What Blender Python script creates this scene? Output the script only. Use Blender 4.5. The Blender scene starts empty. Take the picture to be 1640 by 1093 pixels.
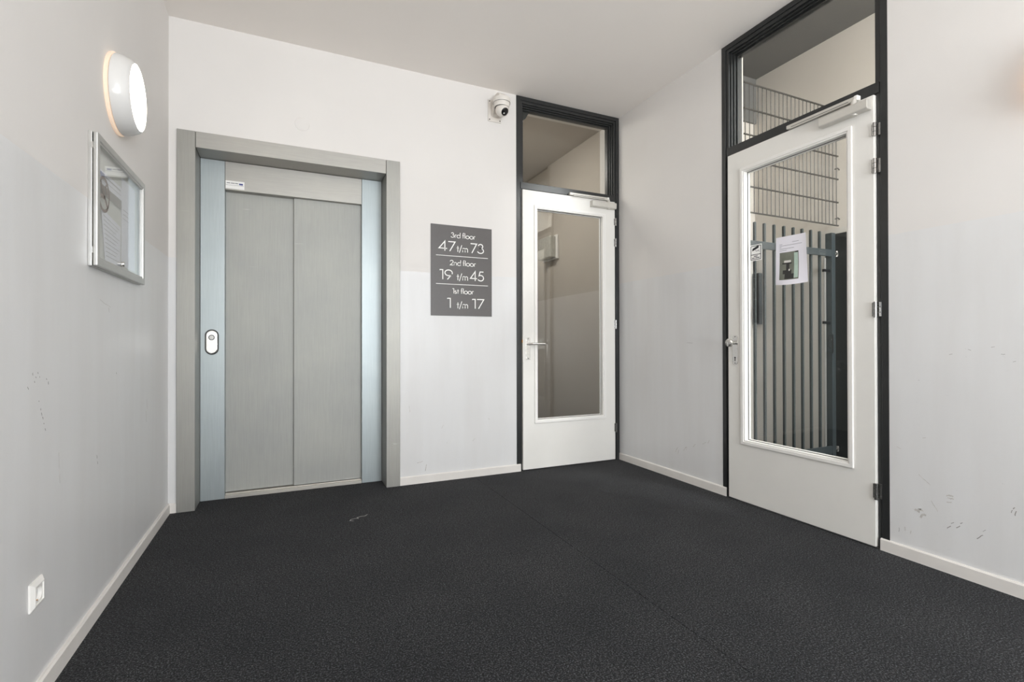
import bpy, bmesh, math, random
from mathutils import Matrix, Vector
random.seed(7)
PI = math.pi
sc = bpy.context.scene

# ------------------------------------------------------------------ camera, world, light, exposure
W, H = 3.4165, 3.095            # room width (x) and height; back wall y=0, camera looks towards +y
RM = 0.178                      # depth of the lift recess behind the back wall face
FRONT = -6.7                    # entrance side behind the camera

cd = bpy.data.cameras.new('camera'); cam = bpy.data.objects.new('camera', cd)
sc.collection.objects.link(cam); sc.camera = cam
cd.sensor_width = 36.0; cd.sensor_fit = 'HORIZONTAL'; cd.lens = 792.074 / 1640 * 36
yaw, pit, rol = -0.42798, 0.004886, -0.001751
fw = Vector((-math.sin(yaw) * math.cos(pit), math.cos(yaw) * math.cos(pit), math.sin(pit)))
rt = Vector((math.cos(yaw), math.sin(yaw), 0)); up = rt.cross(fw)
r2 = rt * math.cos(rol) + up * math.sin(rol); u2 = r2.cross(fw)
M = Matrix((r2, u2, -fw)).transposed().to_4x4(); M.translation = (0.6671, -3.6765, 1.05)
cam.matrix_world = M
cd.clip_start = 0.02

world = bpy.data.worlds.new('world'); sc.world = world; world.use_nodes = True
bg = world.node_tree.nodes['Background']
bg.inputs[0].default_value = (0.80, 0.90, 1.0, 1); bg.inputs[1].default_value = 1.0

def area(name, loc, rot, sx, sy, power, col):
    l = bpy.data.lights.new(name, 'AREA'); l.shape = 'RECTANGLE'; l.size = sx; l.size_y = sy
    l.energy = power; l.color = col
    o = bpy.data.objects.new(name, l); sc.collection.objects.link(o)
    o.location = loc; o.rotation_euler = rot
    return o
# daylight coming in through the glazed entrance behind the camera
area('entrance_daylight', (2.30, FRONT - 0.05, 1.9), (PI / 2, 0, 0), 1.9, 2.0, 122, (0.83, 0.915, 1.0))
# added upward fill at the entrance to brighten the ceiling
area('ceiling_fill', (1.72, FRONT - 0.02, 1.05), (PI / 2 + 1.0, 0, 0), 2.6, 0.5, 190, (1.0, 0.98, 0.95))
# added unseen fill lights for the stairwell and the corridor behind the first door
area('stairwell_fill', (4.45, -4.15, 3.78), (0.55, 0, 0), 0.9, 0.5, 400, (0.98, 0.98, 1.0))
area('corridor_fill', (2.34, 0.95, 3.1), (0, -0.3, 0), 0.25, 0.9, 21, (1.0, 0.93, 0.87))

vs = sc.view_settings
vs.view_transform = 'Standard'; vs.look = 'None'; vs.gamma = 1.0; vs.use_curve_mapping = False
vs.exposure = -0.10
sc.cycles.max_bounces = 12; sc.cycles.diffuse_bounces = 6; sc.cycles.glossy_bounces = 5
sc.cycles.transparent_max_bounces = 12
sc.cycles.sample_clamp_indirect = 4.0

# ------------------------------------------------------------------ materials
def lin(c):
    c = c / 255.0
    return c / 12.92 if c <= 0.04045 else ((c + 0.055) / 1.055) ** 2.4
def rgb(r, g, b): return (lin(r), lin(g), lin(b), 1.0)

class NT:
    def __init__(s, name):
        s.m = bpy.data.materials.new(name); s.m.use_nodes = True
        s.t = s.m.node_tree; s.b = s.t.nodes['Principled BSDF']
    def n(s, typ, **kw):
        x = s.t.nodes.new(typ)
        for k, v in kw.items(): setattr(x, k, v)
        return x
    def l(s, a, b): s.t.links.new(a, b)
    def noise(s, scale, detail=3, vec=None, sc3=None, rough=0.55):
        x = s.n('ShaderNodeTexNoise'); x.inputs['Scale'].default_value = scale
        x.inputs['Detail'].default_value = detail; x.inputs['Roughness'].default_value = rough
        g = s.n('ShaderNodeNewGeometry')
        v = g.outputs['Position']
        if sc3:
            mp = s.n('ShaderNodeMapping'); mp.inputs['Scale'].default_value = sc3
            s.l(v, mp.inputs[0]); v = mp.outputs[0]
        s.l(v, x.inputs['Vector'])
        return x.outputs['Fac']
    def ramp(s, fac, stops):
        r = s.n('ShaderNodeValToRGB')
        e = r.color_ramp.elements
        while len(e) < len(stops): e.new(0.5)
        for i, (p, c) in enumerate(stops):
            e[i].position = p; e[i].color = c if len(c) == 4 else (*c, 1)
        s.l(fac, r.inputs[0]); return r.outputs[0]
    def mix(s, fac, a, b, mode='MIX'):
        x = s.n('ShaderNodeMix', data_type='RGBA', blend_type=mode)
        for i, v in ((0, fac), (6, a), (7, b)):
            if hasattr(v, 'is_linked'): s.l(v, x.inputs[i])
            else: x.inputs[i].default_value = v
        return x.outputs[2]
    def bump(s, h, strength, dist=0.002):
        x = s.n('ShaderNodeBump'); x.inputs['Strength'].default_value = strength
        x.inputs['Distance'].default_value = dist
        s.l(h, x.inputs['Height']); s.l(x.outputs[0], s.b.inputs['Normal'])

def plain(name, col, rough=0.5, metal=0.0, var=0.06, scale=18, spec=0.5, emit=0, ecol=None):
    k = NT(name)
    f = k.noise(scale, 4)
    d = tuple(c * (1 - var) for c in col[:3]) + (1,); e = tuple(min(1, c * (1 + var)) for c in col[:3]) + (1,)
    k.l(k.ramp(f, [(0.3, d), (0.7, e)]), k.b.inputs['Base Color'])
    k.b.inputs['Roughness'].default_value = rough; k.b.inputs['Metallic'].default_value = metal
    k.b.inputs['Specular IOR Level'].default_value = spec
    if emit:
        k.b.inputs['Emission Color'].default_value = ecol or col; k.b.inputs['Emission Strength'].default_value = emit
    return k.m

def wall_material(name, upper, lower, dado, low_rough=0.38, scuff=1.0):
    """matt emulsion above, washable satin paint below the dado line, with scuffs on the lower part"""
    k = NT(name)
    g = k.n('ShaderNodeNewGeometry'); sp = k.n('ShaderNodeSeparateXYZ'); k.l(g.outputs['Position'], sp.inputs[0])
    lt = k.n('ShaderNodeMath', operation='LESS_THAN'); k.l(sp.outputs['Z'], lt.inputs[0]); lt.inputs[1].default_value = dado
    big = k.noise(1.6, 4)
    tone = k.ramp(big, [(0.25, (0.955, 0.955, 0.955)), (0.75, (1, 1, 1))])
    c = k.mix(lt.outputs[0], upper, lower)
    c = k.mix(1.0, c, tone, 'MULTIPLY')
    # vertical dirty streaks and small black scuffs, only on the lower part
    st = k.ramp(k.noise(7, 5, sc3=(1, 1, 0.12)), [(0.35, (0.93, 0.92, 0.91)), (0.6, (1, 1, 1))])
    a = k.ramp(k.noise(1.7, 2), [(0.56, (0, 0, 0)), (0.68, (1, 1, 1))])
    b = k.ramp(k.noise(26, 6, sc3=(1, 1, 2.2), rough=0.75), [(0.655, (0, 0, 0)), (0.70, (1, 1, 1))])
    m1 = k.n('ShaderNodeMath', operation='MULTIPLY'); k.l(a, m1.inputs[0]); k.l(b, m1.inputs[1])
    m2 = k.n('ShaderNodeMath', operation='MULTIPLY'); k.l(m1.outputs[0], m2.inputs[0]); k.l(lt.outputs[0], m2.inputs[1])
    m3 = k.n('ShaderNodeMath', operation='MULTIPLY'); k.l(m2.outputs[0], m3.inputs[0]); m3.inputs[1].default_value = 0.40 * scuff
    stl = k.mix(lt.outputs[0], (1, 1, 1, 1), st)
    c = k.mix(0.55 * scuff, c, k.mix(1.0, c, stl, 'MULTIPLY'))
    c = k.mix(m3.outputs[0], c, rgb(70, 68, 66))
    k.l(c, k.b.inputs['Base Color'])
    rr = k.n('ShaderNodeMapRange'); k.l(lt.outputs[0], rr.inputs[0]); rr.inputs[3].default_value = 0.8; rr.inputs[4].default_value = low_rough
    k.l(rr.outputs[0], k.b.inputs['Roughness'])
    k.b.inputs['Specular IOR Level'].default_value = 0.4
    k.bump(k.noise(230, 3), 0.12, 0.002)
    return k.m

def steel(name, col, stretch, rough=0.42, metal=0.75, scratch=0.5):
    k = NT(name)
    br = k.noise(60, 4, sc3=stretch)
    d = tuple(c * 0.93 for c in col[:3]) + (1,); e = tuple(c * 1.05 for c in col[:3]) + (1,)
    c = k.ramp(br, [(0.3, d), (0.7, e)])
    c = k.mix(0.6, c, k.mix(1.0, c, k.ramp(k.noise(2.4, 5), [(0.3, (0.86, 0.86, 0.87)), (0.7, (1.04, 1.03, 1.0))]), 'MULTIPLY'))
    # pale scratches
    s1 = k.ramp(k.noise(9, 3, sc3=(0.35, 1, 9)), [(0.71, (0, 0, 0)), (0.735, (1, 1, 1))])
    s2 = k.ramp(k.noise(1.3, 2), [(0.52, (0, 0, 0)), (0.62, (1, 1, 1))])
    mm = k.n('ShaderNodeMath', operation='MULTIPLY'); k.l(s1, mm.inputs[0]); k.l(s2, mm.inputs[1])
    m3 = k.n('ShaderNodeMath', operation='MULTIPLY'); k.l(mm.outputs[0], m3.inputs[0]); m3.inputs[1].default_value = scratch
    c = k.mix(m3.outputs[0], c, rgb(235, 233, 228))
    k.l(c, k.b.inputs['Base Color'])
    k.b.inputs['Metallic'].default_value = metal
    r = k.n('ShaderNodeMapRange'); k.l(br, r.inputs[0]); r.inputs[3].default_value = rough - 0.05; r.inputs[4].default_value = rough + 0.08
    k.l(r.outputs[0], k.b.inputs['Roughness'])
    k.bump(br, 0.05, 0.001)
    return k.m

def glass(name, tint=(0.93, 0.95, 0.94), refl=1.0):
    """a thin pane: Fresnel mix of clear transmission and mirror reflection"""
    k = NT(name); t = k.t; t.nodes.remove(k.b)
    tr = k.n('ShaderNodeBsdfTransparent'); tr.inputs[0].default_value = (*tint, 1)
    gl = k.n('ShaderNodeBsdfGlossy'); gl.inputs['Roughness'].default_value = 0.012; gl.inputs[0].default_value = (refl, refl, refl, 1)
    fr = k.n('ShaderNodeFresnel'); # a pane has no total internal reflection: invert the index on its back faces
    g = k.n('ShaderNodeNewGeometry'); ior = k.n('ShaderNodeMapRange'); k.l(g.outputs['Backfacing'], ior.inputs[0])
    ior.inputs[3].default_value = 1.5; ior.inputs[4].default_value = 1 / 1.5
    k.l(ior.outputs[0], fr.inputs[0])
    mx = k.n('ShaderNodeMixShader'); k.l(fr.outputs[0], mx.inputs[0]); k.l(tr.outputs[0], mx.inputs[1]); k.l(gl.outputs[0], mx.inputs[2])
    k.l(mx.outputs[0], t.nodes['Material Output'].inputs[0])
    return k.m

def carpet_material():
    k = NT('entrance_matting')
    f1 = k.noise(165, 2, rough=0.8); f2 = k.noise(60, 3); f3 = k.noise(2.2, 4)
    c = k.ramp(f1, [(0.38, rgb(4, 4, 5)), (0.52, rgb(20, 21, 24)), (0.65, rgb(100, 103, 108))])
    c = k.mix(0.35, c, k.ramp(f2, [(0.38, rgb(8, 8, 9)), (0.62, rgb(48, 47, 47))]))
    c = k.mix(1.0, c, k.ramp(f3, [(0.3, (0.72, 0.73, 0.76)), (0.7, (1.22, 1.20, 1.18))]), 'MULTIPLY')
    v = k.n('ShaderNodeTexVoronoi'); v.inputs['Scale'].default_value = 22
    g = k.n('ShaderNodeNewGeometry'); k.l(g.outputs['Position'], v.inputs['Vector'])
    lint = k.ramp(v.outputs['Distance'], [(0.02, (1, 1, 1)), (0.045, (0, 0, 0))])
    v2 = k.ramp(k.noise(9, 2), [(0.60, (0, 0, 0)), (0.66, (1, 1, 1))])
    mm = k.n('ShaderNodeMath', operation='MULTIPLY'); k.l(lint, mm.inputs[0]); k.l(v2, mm.inputs[1])
    c = k.mix(mm.outputs[0], c, rgb(170, 168, 162))
    k.l(c, k.b.inputs['Base Color']); k.b.inputs['Roughness'].default_value = 0.95
    k.b.inputs['Specular IOR Level'].default_value = 0.12
    k.b.inputs['Sheen Weight'].default_value = 0.05; k.b.inputs['Sheen Roughness'].default_value = 0.6
    k.bump(f1, 0.9, 0.004)
    return k.m

m_wall = wall_material('wall_paint', rgb(224, 221, 218), rgb(222, 222, 222), 1.59, low_rough=0.32)
m_ceil = plain('ceiling_paint', rgb(238, 233, 228), 0.9, var=0.015, scale=1.2)
m_stair_wall = wall_material('stairwell_paint', rgb(208, 201, 192), rgb(206, 202, 196), 2.085, scuff=0.5)
m_corr_wall = wall_material('corridor_paint', rgb(192, 184, 174), rgb(205, 199, 193), 1.60, scuff=0.3)
m_stair_ceil = plain('stairwell_ceiling_paint', rgb(98, 97, 95), 0.9, var=0.01, scale=2)
m_base = plain('white_baseboard_paint', rgb(224, 220, 215), 0.4, var=0.03, scale=9)
m_carpet = carpet_material()
m_black = plain('black_frame_paint', rgb(40, 41, 41), 0.34, var=0.1, scale=25)
m_door = plain('white_door_paint', rgb(227, 225, 220), 0.4, var=0.015, scale=5)
m_bead = plain('white_bead_paint', rgb(232, 230, 226), 0.35, var=0.01)
m_glass = glass('window_glass')
m_caseglass = glass('acrylic_glass', (0.96, 0.97, 0.97))
m_frame = steel('steel_surround', rgb(162, 161, 156), (4, 4, 0.1), 0.5)
m_header = steel('steel_horizontal_grain', rgb(172, 170, 165), (0.1, 4, 4), 0.48)
m_side = steel('steel_blue_reflection', rgb(170, 178, 180), (4, 4, 0.1), 0.46)  # bluish daylight reflection put into the base colour of the same steel
m_lift = steel('steel_lift_door', rgb(168, 169, 165), (4, 4, 0.1), 0.58, metal=0.4, scratch=0.8)
m_sill = steel('steel_sill', rgb(200, 196, 188), (0.1, 4, 4), 0.4, scratch=0.2)
m_chrome = plain('satin_chrome', rgb(214, 212, 208), 0.24, 0.9, var=0.03)
m_hinge = plain('polished_hinge_steel', rgb(160, 159, 157), 0.22, 0.95, var=0.1, scale=60)
m_alu = plain('anodised_aluminium', rgb(196, 195, 192), 0.36, 0.7, var=0.03)
m_closer = plain('silver_closer_paint', rgb(206, 203, 196), 0.42, 0.35, var=0.02)
m_white = plain('white_plastic', rgb(232, 230, 226), 0.3, var=0.01)
m_camwhite = plain('camera_white', rgb(222, 217, 210), 0.38, var=0.01)
m_dark = plain('dark_plastic', rgb(24, 24, 26), 0.3, var=0.1)
m_lens = plain('lens_glass', rgb(14, 14, 18), 0.06, var=0.1)
m_lensgrey = plain('lens_grey', rgb(96, 96, 100), 0.3)
m_brass = plain('brass', rgb(190, 140, 80), 0.35, 0.8)
m_sign = plain('anthracite_sign', rgb(86, 83, 82), 0.42, 0.1, var=0.03, scale=40)
m_letter = plain('white_letter_film', rgb(240, 239, 236), 0.5, var=0.01)
m_paper = plain('paper', rgb(232, 230, 238), 0.85, var=0.01)
m_paper2 = plain('yellowed_paper', rgb(214, 212, 206), 0.85, var=0.02)
m_ink = plain('grey_ink', rgb(120, 120, 126), 0.8)
m_pale_ink = plain('pale_ink', rgb(168, 165, 166), 0.8)
m_black_ink = plain('black_ink', rgb(26, 26, 28), 0.7)
m_blue_ink = plain('blue_ink', rgb(70, 80, 140), 0.7)
m_print_bg = plain('printed_photo_tone', rgb(112, 115, 104), 0.6, var=0.18, scale=14)
m_print_dark = plain('printed_dark_tone', rgb(44, 43, 42), 0.6, var=0.2, scale=30)
m_print_light = plain('printed_pale_tone', rgb(176, 196, 184), 0.6, var=0.08, scale=30)
m_gate = plain('dark_grey_powder_coat', rgb(60, 67, 70), 0.36, 0.15, var=0.06)
m_bar = plain('grey_bar_coat', rgb(64, 71, 73), 0.30, 0.25, var=0.05)
m_plate = plain('black_plate_coat', rgb(36, 39, 40), 0.4, var=0.08)
m_wire = plain('galvanised_wire', rgb(62, 59, 54), 0.5, 0.4, var=0.05)
m_decal = plain('taupe_decal', rgb(140, 132, 126), 0.6)
m_shade = plain('lamp_body_white', rgb(216, 215, 213), 0.2, var=0.005)
m_lampglow = plain('opal_diffuser', rgb(255, 244, 226), 0.4, var=0.0, emit=13.0, ecol=(1.0, 0.92, 0.80, 1))
m_ringglow = plain('opal_back_ring', rgb(222, 204, 186), 0.5, var=0.0, emit=0.36, ecol=(1.0, 0.72, 0.52, 1))
m_ringglow2 = plain('opal_back_ring_bright', rgb(222, 204, 186), 0.5, var=0.0, emit=16.0, ecol=(1.0, 0.58, 0.34, 1))
m_exit = plain('clear_exit_cover', rgb(186, 184, 176), 0.15, var=0.1, scale=30)
m_chalk = plain('chalk', rgb(150, 148, 144), 0.9)

# ------------------------------------------------------------------ geometry helpers
def frame(origin, side):
    """local (u along wall left to right, d into the wall, z up) -> world, for someone in the room facing that wall"""
    cols = {'back': ((1, 0, 0), (0, 1, 0)), 'right': ((0, -1, 0), (1, 0, 0)), 'left': ((0, 1, 0), (-1, 0, 0))}[side]
    m = Matrix((cols[0], cols[1], (0, 0, 1))).transposed().to_4x4(); m.translation = origin
    return m
ID = Matrix.Identity(4)

class B:
    """collects geometry for one mesh"""
    def __init__(s): s.bm = bmesh.new()
    def box(s, x0, x1, y0, y1, z0, z1):
        v = [s.bm.verts.new(p) for p in ((x0, y0, z0), (x1, y0, z0), (x1, y1, z0), (x0, y1, z0), (x0, y0, z1), (x1, y0, z1), (x1, y1, z1), (x0, y1, z1))]
        for f in ((3, 2, 1, 0), (4, 5, 6, 7), (0, 1, 5, 4), (1, 2, 6, 5), (2, 3, 7, 6), (3, 0, 4, 7)):
            s.bm.faces.new([v[i] for i in f])
        return s
    def prism(s, pts, y0, y1):
        """polygon in (x,z), counter-clockwise seen from -y, extruded from y0 to y1"""
        a = [s.bm.verts.new((x, y0, z)) for x, z in pts]; b = [s.bm.verts.new((x, y1, z)) for x, z in pts]
        s.bm.faces.new(a); s.bm.faces.new(b[::-1])
        n = len(pts)
        for i in range(n): s.bm.faces.new([a[(i + 1) % n], a[i], b[i], b[(i + 1) % n]])
        return s
    def poly(s, pts3): s.bm.faces.new([s.bm.verts.new(p) for p in pts3]); return s
    def lathe(s, prof, origin=(0, 0, 0), axis=(0, -1, 0), seg=32):
        """profile of (radius, distance along axis)"""
        ax = Vector(axis).normalized(); t = Vector((0, 0, 1)) if abs(ax.z) < 0.9 else Vector((1, 0, 0))
        e1 = ax.cross(t).normalized(); e2 = ax.cross(e1); o = Vector(origin)
        rings = []
        for r, h in prof:
            if r <= 1e-6: rings.append([s.bm.verts.new(o + ax * h)]); continue
            rings.append([s.bm.verts.new(o + ax * h + (e1 * math.cos(2 * PI * i / seg) + e2 * math.sin(2 * PI * i / seg)) * r) for i in range(seg)])
        for a, b in zip(rings, rings[1:]):
            for i in range(seg):
                j = (i + 1) % seg
                if len(a) == 1 and len(b) == 1: continue
                if len(a) == 1: s.bm.faces.new([a[0], b[j], b[i]])
                elif len(b) == 1: s.bm.faces.new([a[i], a[j], b[0]])
                else: s.bm.faces.new([a[i], a[j], b[j], b[i]])
        return s
    def cyl(s, p, axis, r, h, seg=16): return s.lathe([(0, 0), (r, 0), (r, h), (0, h)], p, axis, seg)
    def tube(s, pts, r, seg=10):
        pts = [Vector(p) for p in pts]; rings = []
        for i, p in enumerate(pts):
            d = (pts[min(i + 1, len(pts) - 1)] - pts[max(i - 1, 0)]).normalized()
            t = Vector((0, 0, 1)) if abs(d.z) < 0.9 else Vector((1, 0, 0))
            e1 = d.cross(t).normalized(); e2 = d.cross(e1)
            rings.append([s.bm.verts.new(p + (e1 * math.cos(2 * PI * k / seg) + e2 * math.sin(2 * PI * k / seg)) * r) for k in range(seg)])
        for a, b in zip(rings, rings[1:]):
            for k in range(seg): s.bm.faces.new([a[k], a[(k + 1) % seg], b[(k + 1) % seg], b[k]])
        s.bm.faces.new(rings[0][::-1]); s.bm.faces.new(rings[-1])
        return s
    def slab(s, us, zs, holes, d0, d1):
        """a wall or panel from d0 to d1 on a grid of us x zs, with grid cells left open where a hole covers them"""
        def solid(i, j):
            if i < 0 or j < 0 or i >= len(us) - 1 or j >= len(zs) - 1: return False
            cu, cz = (us[i] + us[i + 1]) / 2, (zs[j] + zs[j + 1]) / 2
            return not any(a < cu < b and c < cz < e for a, b, c, e in holes)
        vd = {}
        def V(i, j, k):
            if (i, j, k) not in vd: vd[(i, j, k)] = s.bm.verts.new((us[i], (d0, d1)[k], zs[j]))
            return vd[(i, j, k)]
        for i in range(len(us) - 1):
            for j in range(len(zs) - 1):
                if not solid(i, j): continue
                s.bm.faces.new([V(i, j, 0), V(i + 1, j, 0), V(i + 1, j + 1, 0), V(i, j + 1, 0)])
                s.bm.faces.new([V(i, j + 1, 1), V(i + 1, j + 1, 1), V(i + 1, j, 1), V(i, j, 1)])
                if not solid(i - 1, j): s.bm.faces.new([V(i, j, 0), V(i, j + 1, 0), V(i, j + 1, 1), V(i, j, 1)])
                if not solid(i + 1, j): s.bm.faces.new([V(i + 1, j, 1), V(i + 1, j + 1, 1), V(i + 1, j + 1, 0), V(i + 1, j, 0)])
                if not solid(i, j - 1): s.bm.faces.new([V(i, j, 1), V(i + 1, j, 1), V(i + 1, j, 0), V(i, j, 0)])
                if not solid(i, j + 1): s.bm.faces.new([V(i, j + 1, 0), V(i + 1, j + 1, 0), V(i + 1, j + 1, 1), V(i, j + 1, 1)])
        return s
    def ring(s, u0, u1, z0, z1, w, d0, d1):
        """rectangular picture-frame of width w"""
        return s.slab([u0, u0 + w, u1 - w, u1], [z0, z0 + w, z1 - w, z1], [(u0 + w, u1 - w, z0 + w, z1 - w)], d0, d1)
    def stroke(s, pts, w, y, closed=False, t=0.0012):
        """ribbon of width w through (x,z) points, mitred, from y to y-t"""
        n = len(pts); L = []; R = []
        for i in range(n):
            a = pts[i - 1] if (i or closed) else None; b = pts[(i + 1) % n] if (i < n - 1 or closed) else None
            p = Vector(pts[i]); ds = []
            if a is not None: ds.append((p - Vector(a)).normalized())
            if b is not None: ds.append((Vector(b) - p).normalized())
            nn = sum((Vector((-d.y, d.x)) for d in ds), Vector((0, 0)))
            nn.normalize(); q = Vector((-ds[0].y, ds[0].x)); k = 1 / max(0.35, nn.dot(q))
            L.append(p + nn * w / 2 * k); R.append(p - nn * w / 2 * k)
        vl = [s.bm.verts.new((q.x, y - t, q.y)) for q in L]; vr = [s.bm.verts.new((q.x, y - t, q.y)) for q in R]
        wl = [s.bm.verts.new((q.x, y, q.y)) for q in L]; wr = [s.bm.verts.new((q.x, y, q.y)) for q in R]
        for i in range(n if closed else n - 1):
            j = (i + 1) % n
            s.bm.faces.new([vr[i], vr[j], vl[j], vl[i]])
            s.bm.faces.new([vl[i], vl[j], wl[j], wl[i]]); s.bm.faces.new([wr[i], wr[j], vr[j], vr[i]])
        return s

def link(o): sc.collection.objects.link(o); return o
def obj(name, b, m, parent=None, F=ID, bevel=0.0, smooth=False, base=None, seg=2):
    """one mesh object; geometry given in frame F; origin at the parent's base (or at `base`)"""
    b.bm.transform(F)
    root = parent
    off = Vector((0, 0, 0))
    if parent is not None:
        while root.parent is not None: root = root.parent
        off = root.location.copy()
    elif base is not None: off = Vector(base)
    bmesh.ops.translate(b.bm, verts=b.bm.verts, vec=-off)
    bmesh.ops.recalc_face_normals(b.bm, faces=b.bm.faces)
    me = bpy.data.meshes.new(name); b.bm.to_mesh(me); b.bm.free()
    if smooth:
        for p in me.polygons: p.use_smooth = True
    me.materials.append(m)
    o = link(bpy.data.objects.new(name, me))
    if parent is not None: o.parent = parent
    else: o.location = off
    if bevel:
        md = o.modifiers.new('bevel', 'BEVEL'); md.width = bevel; md.segments = seg; md.limit_method = 'ANGLE'; md.angle_limit = math.radians(40)
    if smooth:
        try: me.set_sharp_from_angle(angle=math.radians(38))
        except Exception: pass
    return o
def thing(name, label, cat, loc, group=None):
    o = link(bpy.data.objects.new(name, None)); o.location = loc; o.empty_display_size = 0.1
    return tag(o, label, cat, group)
def tag(o, label, cat, group=None):
    o['label'] = label; o['category'] = cat
    if group: o['group'] = group
    return o
def struct(o, label=None):
    o['kind'] = 'structure'
    if label: o['label'] = label
    return o
def world_of(F, p): return F @ Vector(p)

# ------------------------------------------------------------------ room shell
BK = frame((0, 0, 0), 'back'); RT = frame((W, 0, 0), 'right'); LF = frame((0, 0, 0), 'left')
WT = 0.12                                               # wall thickness
D1L, D1R = 2.385, W                                     # first door frame on the back wall (u)
D2L, D2R = 1.1663, 2.2045                               # second door frame on the right wall (u = -y)

fl = struct(obj('floor', B().box(-0.2, 5.5, FRONT - 0.2, 3.2, -0.2, -0.012), m_plate, base=(0, 0, 0)), 'dark floor slab under the matting')
SX = 2.012
obj('matting_panel', B().box(0, SX - 0.0015, FRONT, -0.0, -0.012, 0.0), m_carpet, fl)
obj('matting_panel', B().slab([SX + 0.0015, W], [0, 1], [], 0, 0.012), m_carpet, fl, Matrix(((1, 0, 0, 0), (0, 0, -FRONT, FRONT), (0, 1, 0, -0.012), (0, 0, 0, 1))))
obj('matting_strip', B().box(0.14, 1.335, 0.0, RM + 0.01, -0.012, 0.0), m_carpet, fl)
obj('matting_strip', B().box(D1L + 0.03, W, 0.0, 0.12, -0.012, -0.001), m_carpet, fl)
struct(obj('ceiling', B().box(-0.15, W + WT, FRONT - 0.2, 0.3, H, H + 0.15), m_ceil), 'plain warm white ceiling')
struct(obj('wall_left', B().box(-0.15, 0, FRONT - 0.2, 0.3, -0.1, H), m_wall), 'white wall on the left with grey satin lower half')
EL, ER, EH = 0.0447, 1.4302, 2.3943                     # lift surround outer
struct(obj('wall_back', B().slab([0, EL, ER, D1L, W], [-0.1, EH, H], [(EL, ER, -0.2, EH), (D1L, W, -0.2, H + 1)], 0, WT), m_wall, F=BK), 'white wall behind the lift and the narrow door')
struct(obj('wall_right', B().slab([-0.3, D2L, D2R, -FRONT], [-0.1, H], [(D2L, D2R, -0.2, H + 1)], 0, WT), m_wall, F=RT), 'white wall on the right around the second door')
struct(obj('wall_front', B().slab([-0.1, 0.37, 3.07, W + 0.1], [-0.1, 0.9, 2.9, H], [(0.37, 3.07, 0.9, 2.9)], FRONT - 0.15, FRONT), m_wall), 'entrance wall behind the viewer')
# lift shaft behind the recess
struct(obj('wall_shaft', B().slab([-0.1, 1.6], [-0.1, 2.6], [], 0.42, 0.5), m_plate, F=BK), 'dark lift shaft wall')

BH, BT = 0.060, 0.012
def baseboard(name, u0, u1, F):
    b = B()
    prof = [(0, 0), (-BT, 0), (-BT, BH - 0.006), (-BT + 0.005, BH), (0, BH)]
    a = [b.bm.verts.new((u0, d, z)) for d, z in prof]; c = [b.bm.verts.new((u1, d, z)) for d, z in prof]
    b.bm.faces.new(a); b.bm.faces.new(c[::-1])
    for i in range(len(prof)):
        j = (i + 1) % len(prof); b.bm.faces.new([a[i], a[j], c[j], c[i]])
    return struct(obj(name, b, m_base, F=F), 'white painted baseboard')
baseboard('baseboard_left', FRONT, -0.001, LF)
baseboard('baseboard_back', 0.0, EL - 0.001, BK)
baseboard('baseboard_back_middle', ER + 0.001, 2.4185, BK)
baseboard('baseboard_right', 0.006, 1.199, RT)
baseboard('baseboard_right_front', 2.166, -FRONT, RT)

# ------------------------------------------------------------------ space behind the second door: stairwell
SWX = 5.19
struct(obj('wall_stairwell_far', B().box(SWX, SWX + 0.15, -4.6, 0.3, -0.1, 4.0), m_stair_wall), 'beige far wall of the stairwell')
struct(obj('wall_stairwell_end', B().slab([W + WT, SWX], [-0.1, 3.37], [], 0.02, 0.14), m_stair_wall, F=BK), 'beige end wall of the stairwell')
struct(obj('wall_stairwell_beam', B().box(W + WT, SWX, 0.0, 0.14, 3.37, 3.84), m_stair_ceil), 'dark grey beam above the stairwell end wall')
struct(obj('wall_stairwell_pier', B().box(W + WT, 3.935, -0.9, -0.8, -0.1, 3.84), m_stair_wall), 'narrow beige wall pier beside the gate')
struct(obj('wall_stairwell_upper', B().box(W, W + WT, -4.6, 0.3, H + 0.15, 4.0), m_stair_wall), 'wall above the foyer ceiling')
struct(obj('wall_stairwell_front', B().slab([W + WT, SWX], [-0.1, 4.0], [], -4.6, -4.5), m_stair_wall), 'near end of the stairwell')
struct(obj('ceiling_stairwell', B().box(W, SWX + 0.1, -4.6, 0.3, 3.84, 3.95), m_stair_ceil), 'dark grey stairwell ceiling')
struct(obj('floor_stairwell', B().box(W + WT, SWX, -4.6, 0.02, -0.012, 0.0), m_carpet), 'dark matting in the stairwell')
# ------------------------------------------------------------------ space behind the first door: corridor
CX = 3.62
struct(obj('wall_corridor_right', B().box(CX, CX + 0.1, WT, 1.72, -0.1, 3.4), m_corr_wall), 'greyish corridor wall behind the first door')
struct(obj('wall_corridor_recess', B().box(CX + 0.035, CX + 0.135, 1.72, 3.2, -0.1, 3.4), m_corr_wall), 'set back part of the corridor wall')
struct(obj('wall_corridor_left', B().box(2.02, 2.12, WT, 3.2, -0.1, 3.4), m_corr_wall), 'left corridor wall')
struct(obj('wall_corridor_end', B().box(2.02, CX + 0.2, 3.0, 3.2, -0.1, 3.4), m_corr_wall), 'end wall of the corridor')
struct(obj('wall_corridor_return', B().box(W + 0.001, CX + 0.1, 0.145, 0.16, -0.1, 3.4), m_corr_wall), 'corridor side of the back wall')
struct(obj('ceiling_corridor', B().box(2.02, CX + 0.2, WT, 3.2, 3.25, 3.4), m_corr_wall), 'corridor ceiling')
struct(obj('floor_corridor', B().box(2.02, CX + 0.1, WT, 3.2, -0.012, -0.001), m_carpet), 'dark matting in the corridor')

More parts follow.
